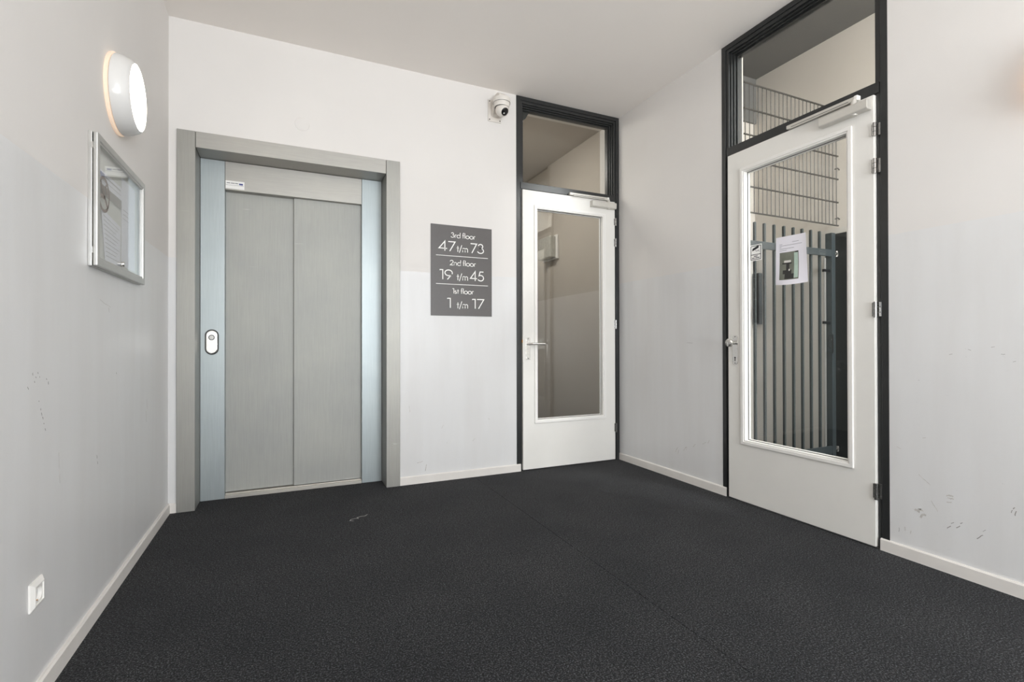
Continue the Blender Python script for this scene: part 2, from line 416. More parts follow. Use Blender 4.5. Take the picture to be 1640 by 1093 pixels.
# ------------------------------------------------------------------ lift entrance
lift = thing('elevator', 'brushed steel elevator with two sliding doors in a deep steel surround', 'elevator', (0.737, 0, 0))
IL, IR, IH = 0.1432, 1.3316, 2.2931
PF = -0.015
obj('surround_post', B().box(EL, IL, PF, RM + 0.02, 0, EH), m_frame, lift, bevel=0.0015)
obj('surround_post', B().box(IR, ER, PF, RM + 0.02, 0, EH), m_frame, lift, bevel=0.0015)
obj('surround_lintel', B().box(IL + 0.0025, IR - 0.0025, PF, RM + 0.02, IH, EH), m_header, lift, bevel=0.0015)
PL, PR, PZ = 0.2880, 1.1830, 2.1000
sp = obj('side_panel', B().box(IL + 0.002, PL - 0.001, RM, RM + 0.09, 0.002, IH - 0.002), m_side, lift, bevel=0.0012); sp['label'] = 'steel side panel with painted bluish reflection and call button'
sp2 = obj('side_panel', B().box(PR + 0.001, IR - 0.002, RM, RM + 0.09, 0.002, IH - 0.002), m_side, lift, bevel=0.0012); sp2['label'] = 'steel side panel with painted bluish reflection'
obj('header_panel', B().box(PL + 0.0006, PR - 0.0006, RM, RM + 0.09, PZ, IH - 0.002), m_header, lift, bevel=0.0012)
dl = obj('sliding_door', B().box(PL - 0.02, 0.725, RM + 0.066, RM + 0.088, 0.030, PZ + 0.02), m_lift, lift, bevel=0.001)
dr = obj('sliding_door', B().box(0.7165, PR + 0.02, RM + 0.040, RM + 0.062, 0.030, PZ + 0.02), m_lift, lift, bevel=0.001)
b = B()
b.box(PL, PR, RM + 0.004, RM + 0.035, 0.0, 0.022); b.box(PL, PR, RM + 0.035, RM + 0.10, 0.0, 0.026)
obj('threshold', b, m_sill, lift, bevel=0.001)
def stadium(uc, z0, z1, r, n=12):
    pts = [(uc + r * math.cos(a), z0 + r + r * math.sin(a)) for a in [PI + PI * i / n for i in range(n + 1)]]
    return pts + [(uc + r * math.cos(a), z1 - r + r * math.sin(a)) for a in [PI * i / n for i in range(n + 1)]]
UB = 0.2125
rim = obj('call_button_rim', B().prism(stadium(UB, 0.977, 1.148, 0.0405), RM - 0.006, RM), m_dark, sp, bevel=0.002)
pb = obj('call_button_plate', B().prism(stadium(UB, 0.984, 1.141, 0.0345), RM - 0.016, RM - 0.006), m_chrome, sp, bevel=0.007, seg=3); pb['label'] = 'shiny oval call plate'
obj('call_button', B().lathe([(0.0, 0.0205), (0.0105, 0.0205), (0.013, 0.019), (0.0135, 0.016)], (UB, RM, 1.093), (0, -1, 0), 24), m_white, sp, smooth=True)
obj('call_button_ring', B().lathe([(0.014, 0.0155), (0.014, 0.0195), (0.018, 0.0195), (0.018, 0.0155)], (UB, RM, 1.093), (0, -1, 0), 28), m_dark, sp)
# little inspection sticker on the header panel
tg = thing('sticker', 'small white label with blue print above the elevator doors', 'sticker', (0.345, RM, 2.115))
obj('label_sheet', B().box(0.291, 0.404, RM - 0.0012, RM - 0.0003, 2.109, 2.162), m_letter, tg)
b = B(); b.box(0.372, 0.395, RM - 0.0018, RM - 0.0012, 2.138, 2.149)
obj('blue_mark', b, m_blue_ink, tg)
b = B()
for u0, u1, z in ((0.298, 0.318, 2.144), (0.322, 0.345, 2.144), (0.348, 0.366, 2.144)): b.box(u0, u1, RM - 0.0018, RM - 0.0012, z, z + 0.005)
b.box(0.294, 0.400, RM - 0.0018, RM - 0.0012, 2.132, 2.1335)
obj('printed_line', b, m_ink, tg)

# ------------------------------------------------------------------ floor directory sign with drawn lettering
def arc(cx, cy, rx, ry, a0, a1, n=14):
    return [(cx + rx * math.cos(math.radians(a0 + (a1 - a0) * i / n)), cy + ry * math.sin(math.radians(a0 + (a1 - a0) * i / n))) for i in range(n + 1)]
XH = 0.60
GL = {  # glyph: (advance width, list of (points, closed)); cap height 1
    '1': (0.34, [([(0.03, 0.90), (0.22, 0.90) if False else (0.06, 0.97), (0.24, 0.97), (0.24, 0.0)], 0)]),
    '2': (0.62, [(arc(0.29, 0.70, 0.24, 0.27, 175, -35) + [(0.06, 0.03), (0.58, 0.03)], 0)]),
    '3': (0.60, [(arc(0.27, 0.755, 0.185, 0.215, 170, -90)[:] + [(0.22, 0.54)], 0), ([(0.22, 0.54)] + arc(0.27, 0.285, 0.25, 0.255, 88, -165, 18), 0)]),
    '4': (0.68, [([(0.47, 0.0), (0.47, 0.97), (0.05, 0.25), (0.63, 0.25)], 0)]),
    '5': (0.60, [([(0.52, 0.97), (0.22, 0.97), (0.13, 0.56)] + arc(0.27, 0.32, 0.26, 0.29, 112, -150, 20), 0)]),
    '7': (0.58, [([(0.03, 0.97), (0.53, 0.97), (0.14, 0.0)], 0)]),
    '9': (0.66, [(arc(0.31, 0.68, 0.26, 0.29, 0, 360, 28)[:-1], 1), ([(0.545, 0.56), (0.22, 0.0)], 0)]),
    'r': (0.33, [([(0.07, XH), (0.07, 0.0)], 0), (arc(0.21, 0.40, 0.14, 0.19, 180, 50, 8), 0)]),
    'd': (0.64, [([(0.57, 1.08), (0.57, 0.0)], 0), (arc(0.31, 0.30, 0.26, 0.30, 0, 360, 26)[:-1], 1)]),
    'n': (0.55, [([(0.08, XH), (0.08, 0.0)], 0), ([(0.08, 0.30)] + arc(0.265, 0.37, 0.185, 0.22, 170, 0, 12) + [(0.45, 0.0)], 0)]),
    's': (0.42, [(arc(0.20, 0.445, 0.125, 0.135, 50, 235, 12) + arc(0.20, 0.165, 0.145, 0.145, 65, -150, 14), 0)]),
    't': (0.34, [([(0.16, 0.86), (0.16, 0.0)], 0), ([(0.01, 0.57), (0.31, 0.57)], 0)]),
    'f': (0.34, [([(0.14, 0.0), (0.14, 0.86)] + arc(0.26, 0.90, 0.12, 0.16, 180, 70, 8), 0), ([(0.01, 0.57), (0.29, 0.57)], 0)]),
    'l': (0.22, [([(0.10, 1.08), (0.10, 0.0)], 0)]),
    'o': (0.64, [(arc(0.31, 0.30, 0.27, 0.30, 0, 360, 26)[:-1], 1)]),
    'm': (0.88, [([(0.08, XH), (0.08, 0.0)], 0), ([(0.08, 0.32)] + arc(0.25, 0.38, 0.17, 0.21, 170, 0, 12) + [(0.42, 0.0)], 0), ([(0.42, 0.32)] + arc(0.59, 0.38, 0.17, 0.21, 170, 0, 12) + [(0.76, 0.0)], 0)]),
    '/': (0.40, [([(0.02, -0.12), (0.36, 1.02)], 0)]),
    ' ': (0.26, []),
}
def write(b, text, u0, u1, base, h, w, y):
    tot = sum(GL[c][0] for c in text); kx = (u1 - u0) / tot; x = u0
    for c in text:
        adv, st = GL[c]
        for pts, cl in st: b.stroke([(x + px * kx, base + pz * h) for px, pz in pts], w, y, bool(cl))
        x += adv * kx
    return b
SU, SZ = 1.665, 1.965                                    # top left corner of the sign
sign = thing('floor_sign', 'anthracite floor directory sign with white apartment numbers', 'sign', (SU + 0.25, 0, SZ - 0.70))
obj('sign_plate', B().box(SU, SU + 0.4995, -0.006, 0, SZ - 0.70, SZ), m_sign, sign, bevel=0.001)
SY = -0.006
for text, u0, u1, bl, h in (('3rd floor', .158, .360, .0940, .0390), ('2nd floor', .150, .363, .3085, .0390), ('1st floor', .170, .345, .5275, .0390)):
    obj('lettering', write(B(), text, SU + u0, SU + u1, SZ - bl, h, 0.0052, SY), m_letter, sign)
for text, u0, u1, bl in (('47', .058, .198, .2010), ('73', .316, .437, .2025), ('19', .066, .180, .4210), ('45', .313, .435, .4215), ('1', .126, .165, .6395), ('17', .330, .436, .6405)):
    obj('lettering', write(B(), text, SU + u0, SU + u1, SZ - bl, 0.0760, 0.0076, SY), m_letter, sign)
for bl in (.2020, .4225, .6410):
    obj('lettering', write(B(), 't/m', SU + .205, SU + .302, SZ - bl, 0.0530, 0.0058, SY), m_letter, sign)
for v in (.2370, .4560):
    obj('divider_line', B().box(SU + .040, SU + .466, SY - 0.0012, SY, SZ - v - 0.0022, SZ - v + 0.0022), m_letter, sign)

# ------------------------------------------------------------------ doors
FW = 0.055
def make_door(name, label, side, F, width, leaf0):
    """frame with stepped transom light, leaf with a tall glazed opening, four hinges and a closer.
    F: origin at the frame's lower left corner on the wall face"""
    base = world_of(F, (width / 2, 0, 0))
    d = link(bpy.data.objects.new(name, None)); d.location = base; struct(d, label)
    P = lambda n, b, m, par=None, **k: obj(n, b, m, par or d, F, **k)
    RZ0, RZ1 = 2.326, 2.385
    # frame: outer strip, groove, inner strip
    g0, g1 = 0.033, 0.039
    b = B()
    b.slab([0, g0, width - g0, width], [0, RZ0 - 0.0, H - g0, H - 0.001], [(g0, width - g0, -1, H - g0)], -0.003, 0.10)
    P('door_frame', b, m_black, bevel=0.0015)
    b = B()
    b.slab([g0, FW, width - FW, width - g0], [0, RZ0, RZ1, H - FW, H - g0], [(FW, width - FW, -1, RZ0), (FW, width - FW, RZ1, H - FW)], 0.004, 0.10)
    P('frame_rebate', b, m_black, bevel=0.0015)
    P('transom_rail', B().box(g1, width - g1, -0.002, 0.06, RZ0 + 0.003, RZ1), m_black, bevel=0.002)
    s = 0.0105
    for i in range(3):
        o = FW + s * i
        b = B()
        b.slab([o, o + s, width - o - s, width - o], [RZ1, H - o - s, H - o], [(o + s, width - o - s, RZ1 - 1, H - o - s)], 0.018 + 0.017 * i, 0.095)
        P('transom_bead', b, m_black, bevel=0.0012)
    o = FW + 3 * s
    P('transom_pane', B().box(o - 0.006, width - o + 0.006, 0.064, 0.068, RZ1 - 0.0, H - o + 0.006), m_glass)
    # leaf
    L0, L1 = leaf0, leaf0 + 0.9195
    b = B(); q = (L0 + 0.118, L1 - 0.118, 0.398, 2.190)
    b.slab([L0, q[0], q[1], L1], [0.009, q[2], q[3], 2.321], [q], -0.016, 0.036)
    leaf = P('door_leaf', b, m_door, bevel=0.0015)
    b = B(); b.ring(L0 + 0.105, L1 - 0.105, 0.385, 2.203, 0.020, -0.026, -0.012)
    P('glazing_bead', b, m_bead, leaf, bevel=0.002)
    b = B(); b.ring(L0 + 0.121, L1 - 0.121, 0.401, 2.187, 0.013, -0.021, 0.012)
    P('glazing_bead', b, m_bead, leaf, bevel=0.002)
    b = B(); b.ring(L0 + 0.118, L1 - 0.118, 0.398, 2.190, 0.022, 0.014, 0.030)
    P('glazing_bead', b, m_bead, leaf, bevel=0.002)
    b = B(); b.ring(L0 + 0.119, L1 - 0.119, 0.399, 2.189, 0.0175, 0.0118, 0.0142)
    P('glazing_gasket', b, m_dark, leaf)
    P('glass_pane', B().box(L0 + 0.120, L1 - 0.120, 0.020, 0.024, 0.400, 2.188), m_glass, leaf)
    # hinges on the right edge
    for z0, z1 in ((2.106, 2.176), (1.915, 1.994), (1.180, 1.262), (0.252, 0.337)):
        b = B(); zc = (z0 + z1) / 2
        b.box(L1 - 0.010, L1 + 0.002, -0.0195, -0.016, z0 + 0.006, z1 - 0.006); b.box(L1 + 0.004, L1 + 0.026, -0.0065, -0.003, z0 + 0.004, z1 - 0.004)
        hg = P('hinge', b, m_hinge, bevel=0.001)
        h3 = (z1 - z0) / 3.35
        for k in range(3):
            P('hinge_knuckle', B().cyl((L1 + 0.006, -0.021, z0 + k * (z1 - z0) / 3), (0, 0, 1), 0.0088, h3, 14), m_hinge, hg, smooth=True)
    # overhead closer: body on the leaf, slide rail on the frame, arm between
    c0, c1 = L1 - 0.262, L1 - 0.008
    b = B()
    pr = [(-0.016, 2.247), (-0.052, 2.247), (-0.058, 2.254), (-0.058, 2.294), (-0.052, 2.301), (-0.016, 2.301)]
    a1 = [b.bm.verts.new((c0, dd, zz)) for dd, zz in pr]; a2 = [b.bm.verts.new((c1, dd, zz)) for dd, zz in pr]
    b.bm.faces.new(a1); b.bm.faces.new(a2[::-1])
    for i in range(len(pr)): b.bm.faces.new([a1[i], a1[(i + 1) % 6], a2[(i + 1) % 6], a2[i]])
    cl = P('door_closer', b, m_closer, bevel=0.003)
    P('closer_spindle', B().lathe([(0, 0.0), (0.013, 0.0), (0.016, 0.004), (0.016, 0.07), (0.010, 0.085), (0, 0.085)], (c1 - 0.075, -0.037, 2.242), (0, 0, 1), 20), m_closer, cl, smooth=True)
    b = B(); r0, r1 = L1 - 0.475, L1 - 0.085
    b.slab([r0, r1], [2.326, 2.348], [], -0.031, -0.002)
    P('slide_rail', b, m_closer, cl, bevel=0.003)
    P('slide_rail_slot', B().box(r0 + 0.03, r1 - 0.03, -0.0325, -0.030, 2.329, 2.332), m_dark, cl)
    P('rail_end_cap', B().box(r1 - 0.002, r1 + 0.016, -0.033, -0.002, 2.324, 2.350), m_white, cl, bevel=0.003)
    P('closer_arm', B().box(r0 + 0.03, c1 - 0.065, -0.046, -0.033, 2.3165, 2.3235), m_closer, cl, bevel=0.002)
    return d, leaf, P, L0, L1

F1 = frame((D1L, 0, 0), 'back')
d1, leaf1, P1, L0, L1 = make_door('door_1', 'white glazed door with lever handle beside the floor sign', 'back', F1, W - D1L - 0.004, 0.0508)
# lever handle
b = B().prism([(L0 + 0.026, 0.917), (L0 + 0.066, 0.917), (L0 + 0.066, 1.098), (L0 + 0.026, 1.098)], -0.021, -0.016)
hp = P1('handle_plate', b, m_chrome, leaf1, bevel=0.002)
P1('plate_screw', B().cyl((L0 + 0.046, -0.020, 1.088), (0, -1, 0), 0.004, 0.0025, 10), m_dark, leaf1)
P1('plate_screw', B().cyl((L0 + 0.046, -0.020, 0.927), (0, -1, 0), 0.004, 0.0025, 10), m_dark, leaf1)
lv = [(L0 + 0.046, -0.018, 1.046), (L0 + 0.046, -0.055, 1.046)] + [(L0 + 0.046 + 0.014 * math.sin(a), -0.055 - 0.014 * (1 - math.cos(a)), 1.046) for a in (0.4, 0.8, 1.2, 1.5)] + [(L0 + 0.12, -0.070, 1.046), (L0 + 0.180, -0.068, 1.0455)]
P1('lever_handle', B().tube(lv, 0.0095, 14), m_chrome, leaf1, smooth=True)
P1('strike_plate', B().box(0.0485, L0 + 0.0005, -0.010, 0.003, 0.93, 1.11), m_sill)
P1('latch_bolt', B().box(L0 - 0.006, L0 + 0.001, -0.012, -0.002, 1.055, 1.080), m_brass, leaf1, bevel=0.001)
# dark rounded corner piece and white clip seen behind the transom pane
pts = [(0.055, 3.045), (0.055, 2.842), (0.0565, 2.842)] + [(0.19 + 0.13 * math.cos(a), 2.842 + 0.13 * math.sin(a)) for a in [PI - 0.35 - (PI / 2 - 0.35) * i / 8 * 0.55 for i in range(9)]] + [(0.175, 3.045)]
P1('dark_corner_piece', B().prism(pts, 0.072, 0.092), m_black)
P1('corner_clip', B().tube([(0.066, 0.066, 2.885), (0.073, 0.062, 2.905), (0.090, 0.062, 2.922)], 0.006, 8), m_white)

F2 = frame((W, -D2L, 0), 'right')
d2, leaf2, P2, K0, K1 = make_door('door_2', 'white glazed door with knob and paper notice on the right wall', 'right', F2, D2R - D2L, 0.0618)
P2('knob_plate', B().prism(stadium(K0 + 0.058, 0.905, 1.104, 0.0215), -0.020, -0.016), m_chrome, leaf2, bevel=0.0015)
P2('door_knob', B().lathe([(0.012, 0.0), (0.012, 0.034), (0.017, 0.038), (0.0255, 0.046), (0.0275, 0.054), (0.0255, 0.063), (0.018, 0.067), (0, 0.068)], (K0 + 0.058, -0.019, 1.052), (0, -1, 0), 28), m_chrome, leaf2, smooth=True)
b = B().cyl((K0 + 0.058, -0.0195, 0.953), (0, -1, 0), 0.0058, 0.0012, 14)
b.box(K0 + 0.0552, K0 + 0.0608, -0.0207, -0.0195, 0.930, 0.952)
P2('keyhole', b, m_dark, leaf2)
for z in (1.093, 0.916): P2('plate_screw', B().cyl((K0 + 0.058, -0.0195, z), (0, -1, 0), 0.0036, 0.0012, 10), m_dark, leaf2)

# paper notice taped to the glass of the second door (curled lower edge)
GD = 0.0195
yo = -D2L
nb = world_of(F2, (1.67 - D2L, GD, 1.41))
note = thing('paper_notice', 'white paper notice with a printed photo taped to the door glass', 'notice', nb)
TL, TR, BR, BL = (1.5652, 1.7013), (1.7600, 1.6975), (1.7760, 1.4070), (1.5640, 1.4105)
def npt(s, t, off=0.0):
    """s left to right, t top to bottom on the sheet"""
    u = (TL[0] * (1 - s) + TR[0] * s) * (1 - t) + (BL[0] * (1 - s) + BR[0] * s) * t - D2L
    z = (TL[1] * (1 - s) + TR[1] * s) * (1 - t) + (BL[1] * (1 - s) + BR[1] * s) * t
    curl = 0.016 * max(0, t - 0.45) ** 2 / 0.3 * (1 - (2 * s - 1) ** 2) + 0.004 * t + 0.004 * max(0, s - 0.85) / 0.15
    return (u, GD - 0.001 - curl - off, z - 0.007 * t * (1 - (2 * s - 1) ** 2))
def sheet(b, s0, s1, t0, t1, off, n=8):
    vg = [[b.bm.verts.new(npt(s0 + (s1 - s0) * i / n, t0 + (t1 - t0) * j / n, off)) for i in range(n + 1)] for j in range(n + 1)]
    for j in range(n):
        for i in range(n): b.bm.faces.new([vg[j + 1][i], vg[j + 1][i + 1], vg[j][i + 1], vg[j][i]])
    return b
pp = obj('paper_sheet', sheet(B(), 0, 1, 0, 1, 0, 12), m_paper, note, F2, smooth=True)
b = B()
for s0, s1, t in ((.55, .76, .13), (.12, .22, .155), (.12, .86, .185), (.12, .19, .215), (.12, .60, .250), (.12, .36, .285)): sheet(b, s0, s1, t, t + 0.007, 0.0004, 4)
obj('text_line', b, m_ink, note, F2)
ph = obj('printed_photo', sheet(B(), .13, .74, .33, .90, 0.0004), m_print_bg, note, F2)
b = B(); sheet(b, .60, .72, .36, .87, 0.0008, 6); obj('pale_drape', b, m_print_light, ph, F2)
for q in ((.22, .52, .545, .575), (.35, .45, .575, .70), (.24, .52, .70, .78), (.31, .60, .78, .885), (.64, .735, .335, .36)):
    obj('dark_shape', sheet(B(), *q, 0.0009, 4), m_print_dark, ph, F2)
for q in ((.28, .50, .50, .545), (.43, .47, .68, .72)):
    obj('pale_shape', sheet(B(), *q, 0.0013, 3), m_paper2, ph, F2)

# camera warning sticker on the glass
su0, su1, sz0, sz1 = 1.374 - D2L, 1.463 - D2L, 1.584, 1.688
stk = thing('warning_sticker', 'small black and white camera warning sticker on the door glass', 'sticker', world_of(F2, ((su0 + su1) / 2, GD, sz0)))
obj('sticker_sheet', B().box(su0, su1, GD - 0.0006, GD, sz0, sz1), m_letter, stk, F2)
b = B(); b.ring(su0 + 0.006, su1 - 0.006, sz0 + 0.006, sz1 - 0.006, 0.004, GD - 0.0012, GD - 0.0007)
obj('sticker_border', b, m_black_ink, stk, F2)
obj('sticker_line', B().box(su0 + 0.008, su1 - 0.008, GD - 0.0012, GD - 0.0007, sz0 + 0.038, sz0 + 0.042), m_black_ink, stk, F2)
b = B()
R = lambda x, z: (su0 + x, sz0 + z)
b.prism([R(.018, .064), R(.064, .080), R(.068, .092), R(.060, .096), R(.020, .080)], GD - 0.0012, GD - 0.0007)
obj('camera_symbol', b, m_black_ink, stk, F2)
b = B().stroke([R(.040, .068), R(.050, .060), R(.066, .066), R(.068, .056)], 0.003, GD - 0.0006, t=0.0006)
obj('bracket_symbol', b, m_ink, stk, F2)
b = B()
for x0, x1, z in ((.030, .058, .027), (.016, .036, .016), (.040, .072, .016)): b.box(su0 + x0, su0 + x1, GD - 0.0012, GD - 0.0007, sz0 + z, sz0 + z + 0.005)
obj('printed_word', b, m_black_ink, stk, F2)

# ------------------------------------------------------------------ gate and mesh in the stairwell
YG = -0.857
gate = thing('security_gate', 'dark grey steel bar gate standing behind the second door', 'gate', (4.6, YG, 0))
xs = [4.0, 4.1135, 4.2260, 4.3412, 4.4605, 4.5770, 4.6905, 4.8035, 4.9205]
bar0 = None
for i, x in enumerate(xs):
    if bar0 is None:
        bar0 = obj('bar', B().box(0, 0.018, 0.0, 0.020, 0.03, 2.032), m_bar, None, bevel=0.0015)
        o = bar0
    else:
        o = link(bar0.copy())
    o.parent = gate; o.location = Vector((x, YG, 0)) - gate.location
obj('gate_rail', B().box(3.99, 5.06, YG - 0.014, YG, 1.815, 1.875), m_gate, gate, bevel=0.002)
obj('gate_rail', B().box(3.99, 5.06, YG - 0.014, YG, 0.068, 0.138), m_gate, gate, bevel=0.002)
obj('gate_post', B().box(5.062, 5.112, YG - 0.014, YG + 0.046, 0.02, 2.028), m_gate, gate, bevel=0.002)
obj('stop_strip', B().box(4.985, 5.006, YG + 0.002, YG + 0.012, 0.14, 1.80), m_alu, gate)
for z in (1.69, 1.23): obj('strip_bracket', B().box(4.98, 5.06, YG + 0.001, YG + 0.02, z - 0.012, z + 0.012), m_dark, gate)
pt = [(5.055, YG - 0.018, 1.13), (5.045, YG - 0.030, 1.12), (5.042, YG - 0.032, 1.05), (5.050, YG - 0.028, 0.97), (5.058, YG - 0.018, 0.96)]
obj('pull_loop', B().tube(pt, 0.005, 8), m_dark, gate, smooth=True)
for z in (1.845, 0.105):
    h = obj('gate_hinge', B().tube([(5.112, YG + 0.0, z), (5.150, YG + 0.0, z)], 0.011, 12), m_chrome, gate, smooth=True)
    obj('hinge_nut', B().cyl((5.120, YG, z), (1, 0, 0), 0.022, 0.014, 6), m_chrome, h)
    obj('hinge_eye', B().cyl((5.145, YG, z - 0.025), (0, 0, 1), 0.016, 0.05, 14), m_chrome, h, smooth=True)
plate = thing('mounting_plate', 'tall black steel plate bolted to the stairwell wall beside the gate', 'plate', (SWX, -0.95, 0.05))
obj('plate_sheet', B().box(SWX - 0.014, SWX, -1.045, -0.80, 0.03, 2.035), m_plate, plate, bevel=0.001)
for z in (1.945, 1.10, 0.12):
    obj('plate_bolt', B().lathe([(0.013, 0), (0.013, 0.004), (0.009, 0.009), (0, 0.011)], (SWX - 0.014, -1.005, z), (-1, 0, 0), 12), m_chrome, plate, smooth=True)
mesh = thing('wire_mesh_panel', 'galvanised wire mesh panel mounted above the bar gate', 'mesh panel', (4.58, YG, 2.1))
MX0, MX1 = 3.990, 5.165
rod0 = None
for i in range(6):
    z = 2.100 + 0.2075 * i
    if rod0 is None:
        rod0 = obj('mesh_rod', B().tube([(MX0, -0.006, 0), (MX1, -0.006, 0)], 0.0072, 8), m_wire, smooth=True); o = rod0
    else: o = link(rod0.copy())
    o.parent = mesh; o.location = Vector((0, YG, z)) - mesh.location
w0 = None; k = 0
x = MX1 - 0.010
while x > MX0:
    if w0 is None: w0 = obj('mesh_wire', B().tube([(0, 0.002, 0), (0, 0.002, 1.0375)], 0.0040, 6), m_wire); o = w0
    else: o = link(w0.copy())
    o.parent = mesh; o.location = Vector((x, YG, 2.1)) - mesh.location
    x -= 0.0497
for z in (2.155, 2.60):
    obj('mesh_clip', B().tube([(MX1 - 0.045, YG - 0.008, z), (MX1 - 0.015, YG - 0.012, z + 0.012), (MX1 + 0.022, YG - 0.004, z + 0.006)], 0.005, 8), m_wire, mesh)
# dark box beyond the gate standing in for a reflection in the door glass
cb = thing('reflection_box', 'narrow dark box behind the gate bars standing in for a glass reflection', 'reflection stand-in', (SWX, -0.02, 1.245))
obj('reflection_body', B().box(SWX - 0.05, SWX, -0.065, 0.015, 1.245, 1.78), m_gate, cb, bevel=0.002)
obj('reflection_strip', B().box(SWX - 0.062, SWX - 0.05, -0.063, -0.028, 1.250, 1.775), m_dark, cb, bevel=0.001)

# ------------------------------------------------------------------ exit light in the corridor
EX = thing('exit_light', 'white emergency light box on the corridor wall behind the first door', 'emergency light', (CX, 1.6, 2.06))
obj('light_housing', B().box(CX - 0.035, CX, 1.44, 1.80, 2.060, 2.350), m_white, EX, bevel=0.012, seg=3)
obj('light_cover', B().box(CX - 0.110, CX - 0.036, 1.462, 1.78, 2.075, 2.335), m_exit, EX, bevel=0.014, seg=3)

# ------------------------------------------------------------------ wall lamps
def wall_lamp(F, label, grp, ringm=None):
    """F origin: centre of the lamp on the wall"""
    o = thing('wall_lamp', label, 'wall lamp', world_of(F, (0, 0, 0)), grp)
    obj('back_ring', B().lathe([(0.150, 0.0), (0.166, 0.001), (0.168, 0.010), (0.163, 0.014), (0.12, 0.014)], (0, 0, 0), (0, -1, 0), 56), ringm or m_ringglow, o, F, smooth=True)
    obj('lamp_body', B().lathe([(0.150, 0.012), (0.158, 0.013), (0.1635, 0.018), (0.1630, 0.030), (0.158, 0.050), (0.148, 0.070), (0.139, 0.080), (0.136, 0.081), (0.134, 0.076)], (0, 0, 0), (0, -1, 0), 64), m_shade, o, F, smooth=True)
    obj('diffuser', B().lathe([(0.1345, 0.074), (0.1335, 0.080), (0.120, 0.0835), (0.07, 0.0865), (0, 0.088)], (0, 0, 0), (0, -1, 0), 56), m_lampglow, o, F, smooth=True)
    return o
wall_lamp(frame((0, -1.045, 2.121), 'left'), 'round white wall lamp glowing above the display case', None)
wall_lamp(frame((W, -2.915, 2.10), 'right'), 'round white wall lamp on the right wall towards the entrance', None, m_ringglow2)

# ------------------------------------------------------------------ display case on the left wall
CY0, CY1, CZ0, CZ1 = -1.3707, -0.6938, 1.3408, 1.8422
case = thing('display_case', 'flat aluminium notice case with glass door on the left wall', 'display case', (0, (CY0 + CY1) / 2, CZ0))
obj('case_body', B().slab([CY0, CY0 + 0.006, CY1 - 0.006, CY1], [CZ0, CZ0 + 0.006, CZ1 - 0.006, CZ1], [(CY0 + 0.006, CY1 - 0.006, CZ0 + 0.006, CZ1 - 0.006)], -0.0125, 0), m_alu, case, LF, bevel=0.002)
obj('back_panel', B().box(CY0 + 0.006, CY1 - 0.006, -0.004, -0.0005, CZ0 + 0.006, CZ1 - 0.006), m_paper2, case, LF)
b = B(); b.ring(CY0 + 0.001, CY1 - 0.001, CZ0 + 0.001, CZ1 - 0.001, 0.028, -0.0300, -0.0150)
cdoor = obj('case_door', b, m_alu, case, LF, bevel=0.004, seg=3)
b = B(); b.ring(CY0 + 0.029, CY1 - 0.029, CZ0 + 0.029, CZ1 - 0.029, 0.008, -0.0265, -0.0150)
obj('door_lip', b, m_alu, cdoor, LF, bevel=0.0015)
obj('glass_pane', B().box(CY0 + 0.036, CY1 - 0.036, -0.0215, -0.0190, CZ0 + 0.036, CZ1 - 0.036), m_caseglass, cdoor, LF)
obj('case_lock', B().lathe([(0.011, 0.021), (0.011, 0.030), (0.009, 0.033), (0, 0.033)], (-1.045, 0, 1.394), (0, -1, 0), 20), m_chrome, cdoor, LF, smooth=True)
for z in (1.40, 1.79): obj('case_hinge', B().box(CY0 - 0.002, CY0 + 0.004, -0.0155, -0.0120, z - 0.012, z + 0.012), m_chrome, case, LF)
# sheets inside, each a thing of its own
def leaflet(label, pts, lines, m, dd, name='paper_sheet'):
    """pts: four corners (y,z) from top left clockwise"""
    (ax, az), (bx, bz), (cx_, cz_), (dx, dz) = pts
    o = thing(name, label, 'paper', world_of(LF, ((dx + cx_) / 2, dd, dz)))
    obj('sheet', B().prism([pts[3], pts[2], pts[1], pts[0]], dd - 0.0005, dd), m, o, LF)
    b = B()
    for s0, s1, t, h in lines:
        q = lambda s, t: ((ax * (1 - s) + bx * s) * (1 - t) + (dx * (1 - s) + cx_ * s) * t, (az * (1 - s) + bz * s) * (1 - t) + (dz * (1 - s) + cz_ * s) * t)
        b.prism([q(s0, t + h), q(s1, t + h), q(s1, t), q(s0, t)], dd - 0.0010, dd - 0.0005)
    obj('text_line', b, m_pale_ink, o, LF)
    return o
leaflet('plain white paper sheet at the right inside the notice case', [(-0.985, 1.785), (-0.775, 1.785), (-0.775, 1.395), (-0.985, 1.395)], [(0.10, 0.5, 0.35 + 0.05 * i, 0.006) for i in range(3)], m_paper, -0.0060)
leaflet('tilted typed letter at the bottom inside the notice case', [(-1.255, 1.585), (-1.005, 1.560), (-1.010, 1.380), (-1.205, 1.380)], [(0.08, 0.92 - 0.1 * (i % 3), 0.10 + 0.085 * i, 0.012) for i in range(10)], m_paper, -0.0080)
hs = leaflet('header strip with blue print along the top inside the notice case', [(-1.325, 1.735), (-0.990, 1.735), (-0.990, 1.680), (-1.325, 1.680)], [(0.36, 0.95, 0.24, 0.10), (0.03, 0.97, 0.62, 0.04)], m_paper, -0.0070, 'header_strip')
obj('blue_print', B().box(-1.315, -1.215, -0.0085, -0.0075, 1.711, 1.726), m_blue_ink, hs, LF)
obj('grey_band', B().box(-1.325, -0.990, -0.0078, -0.0070, 1.640, 1.680), m_decal, hs, LF)
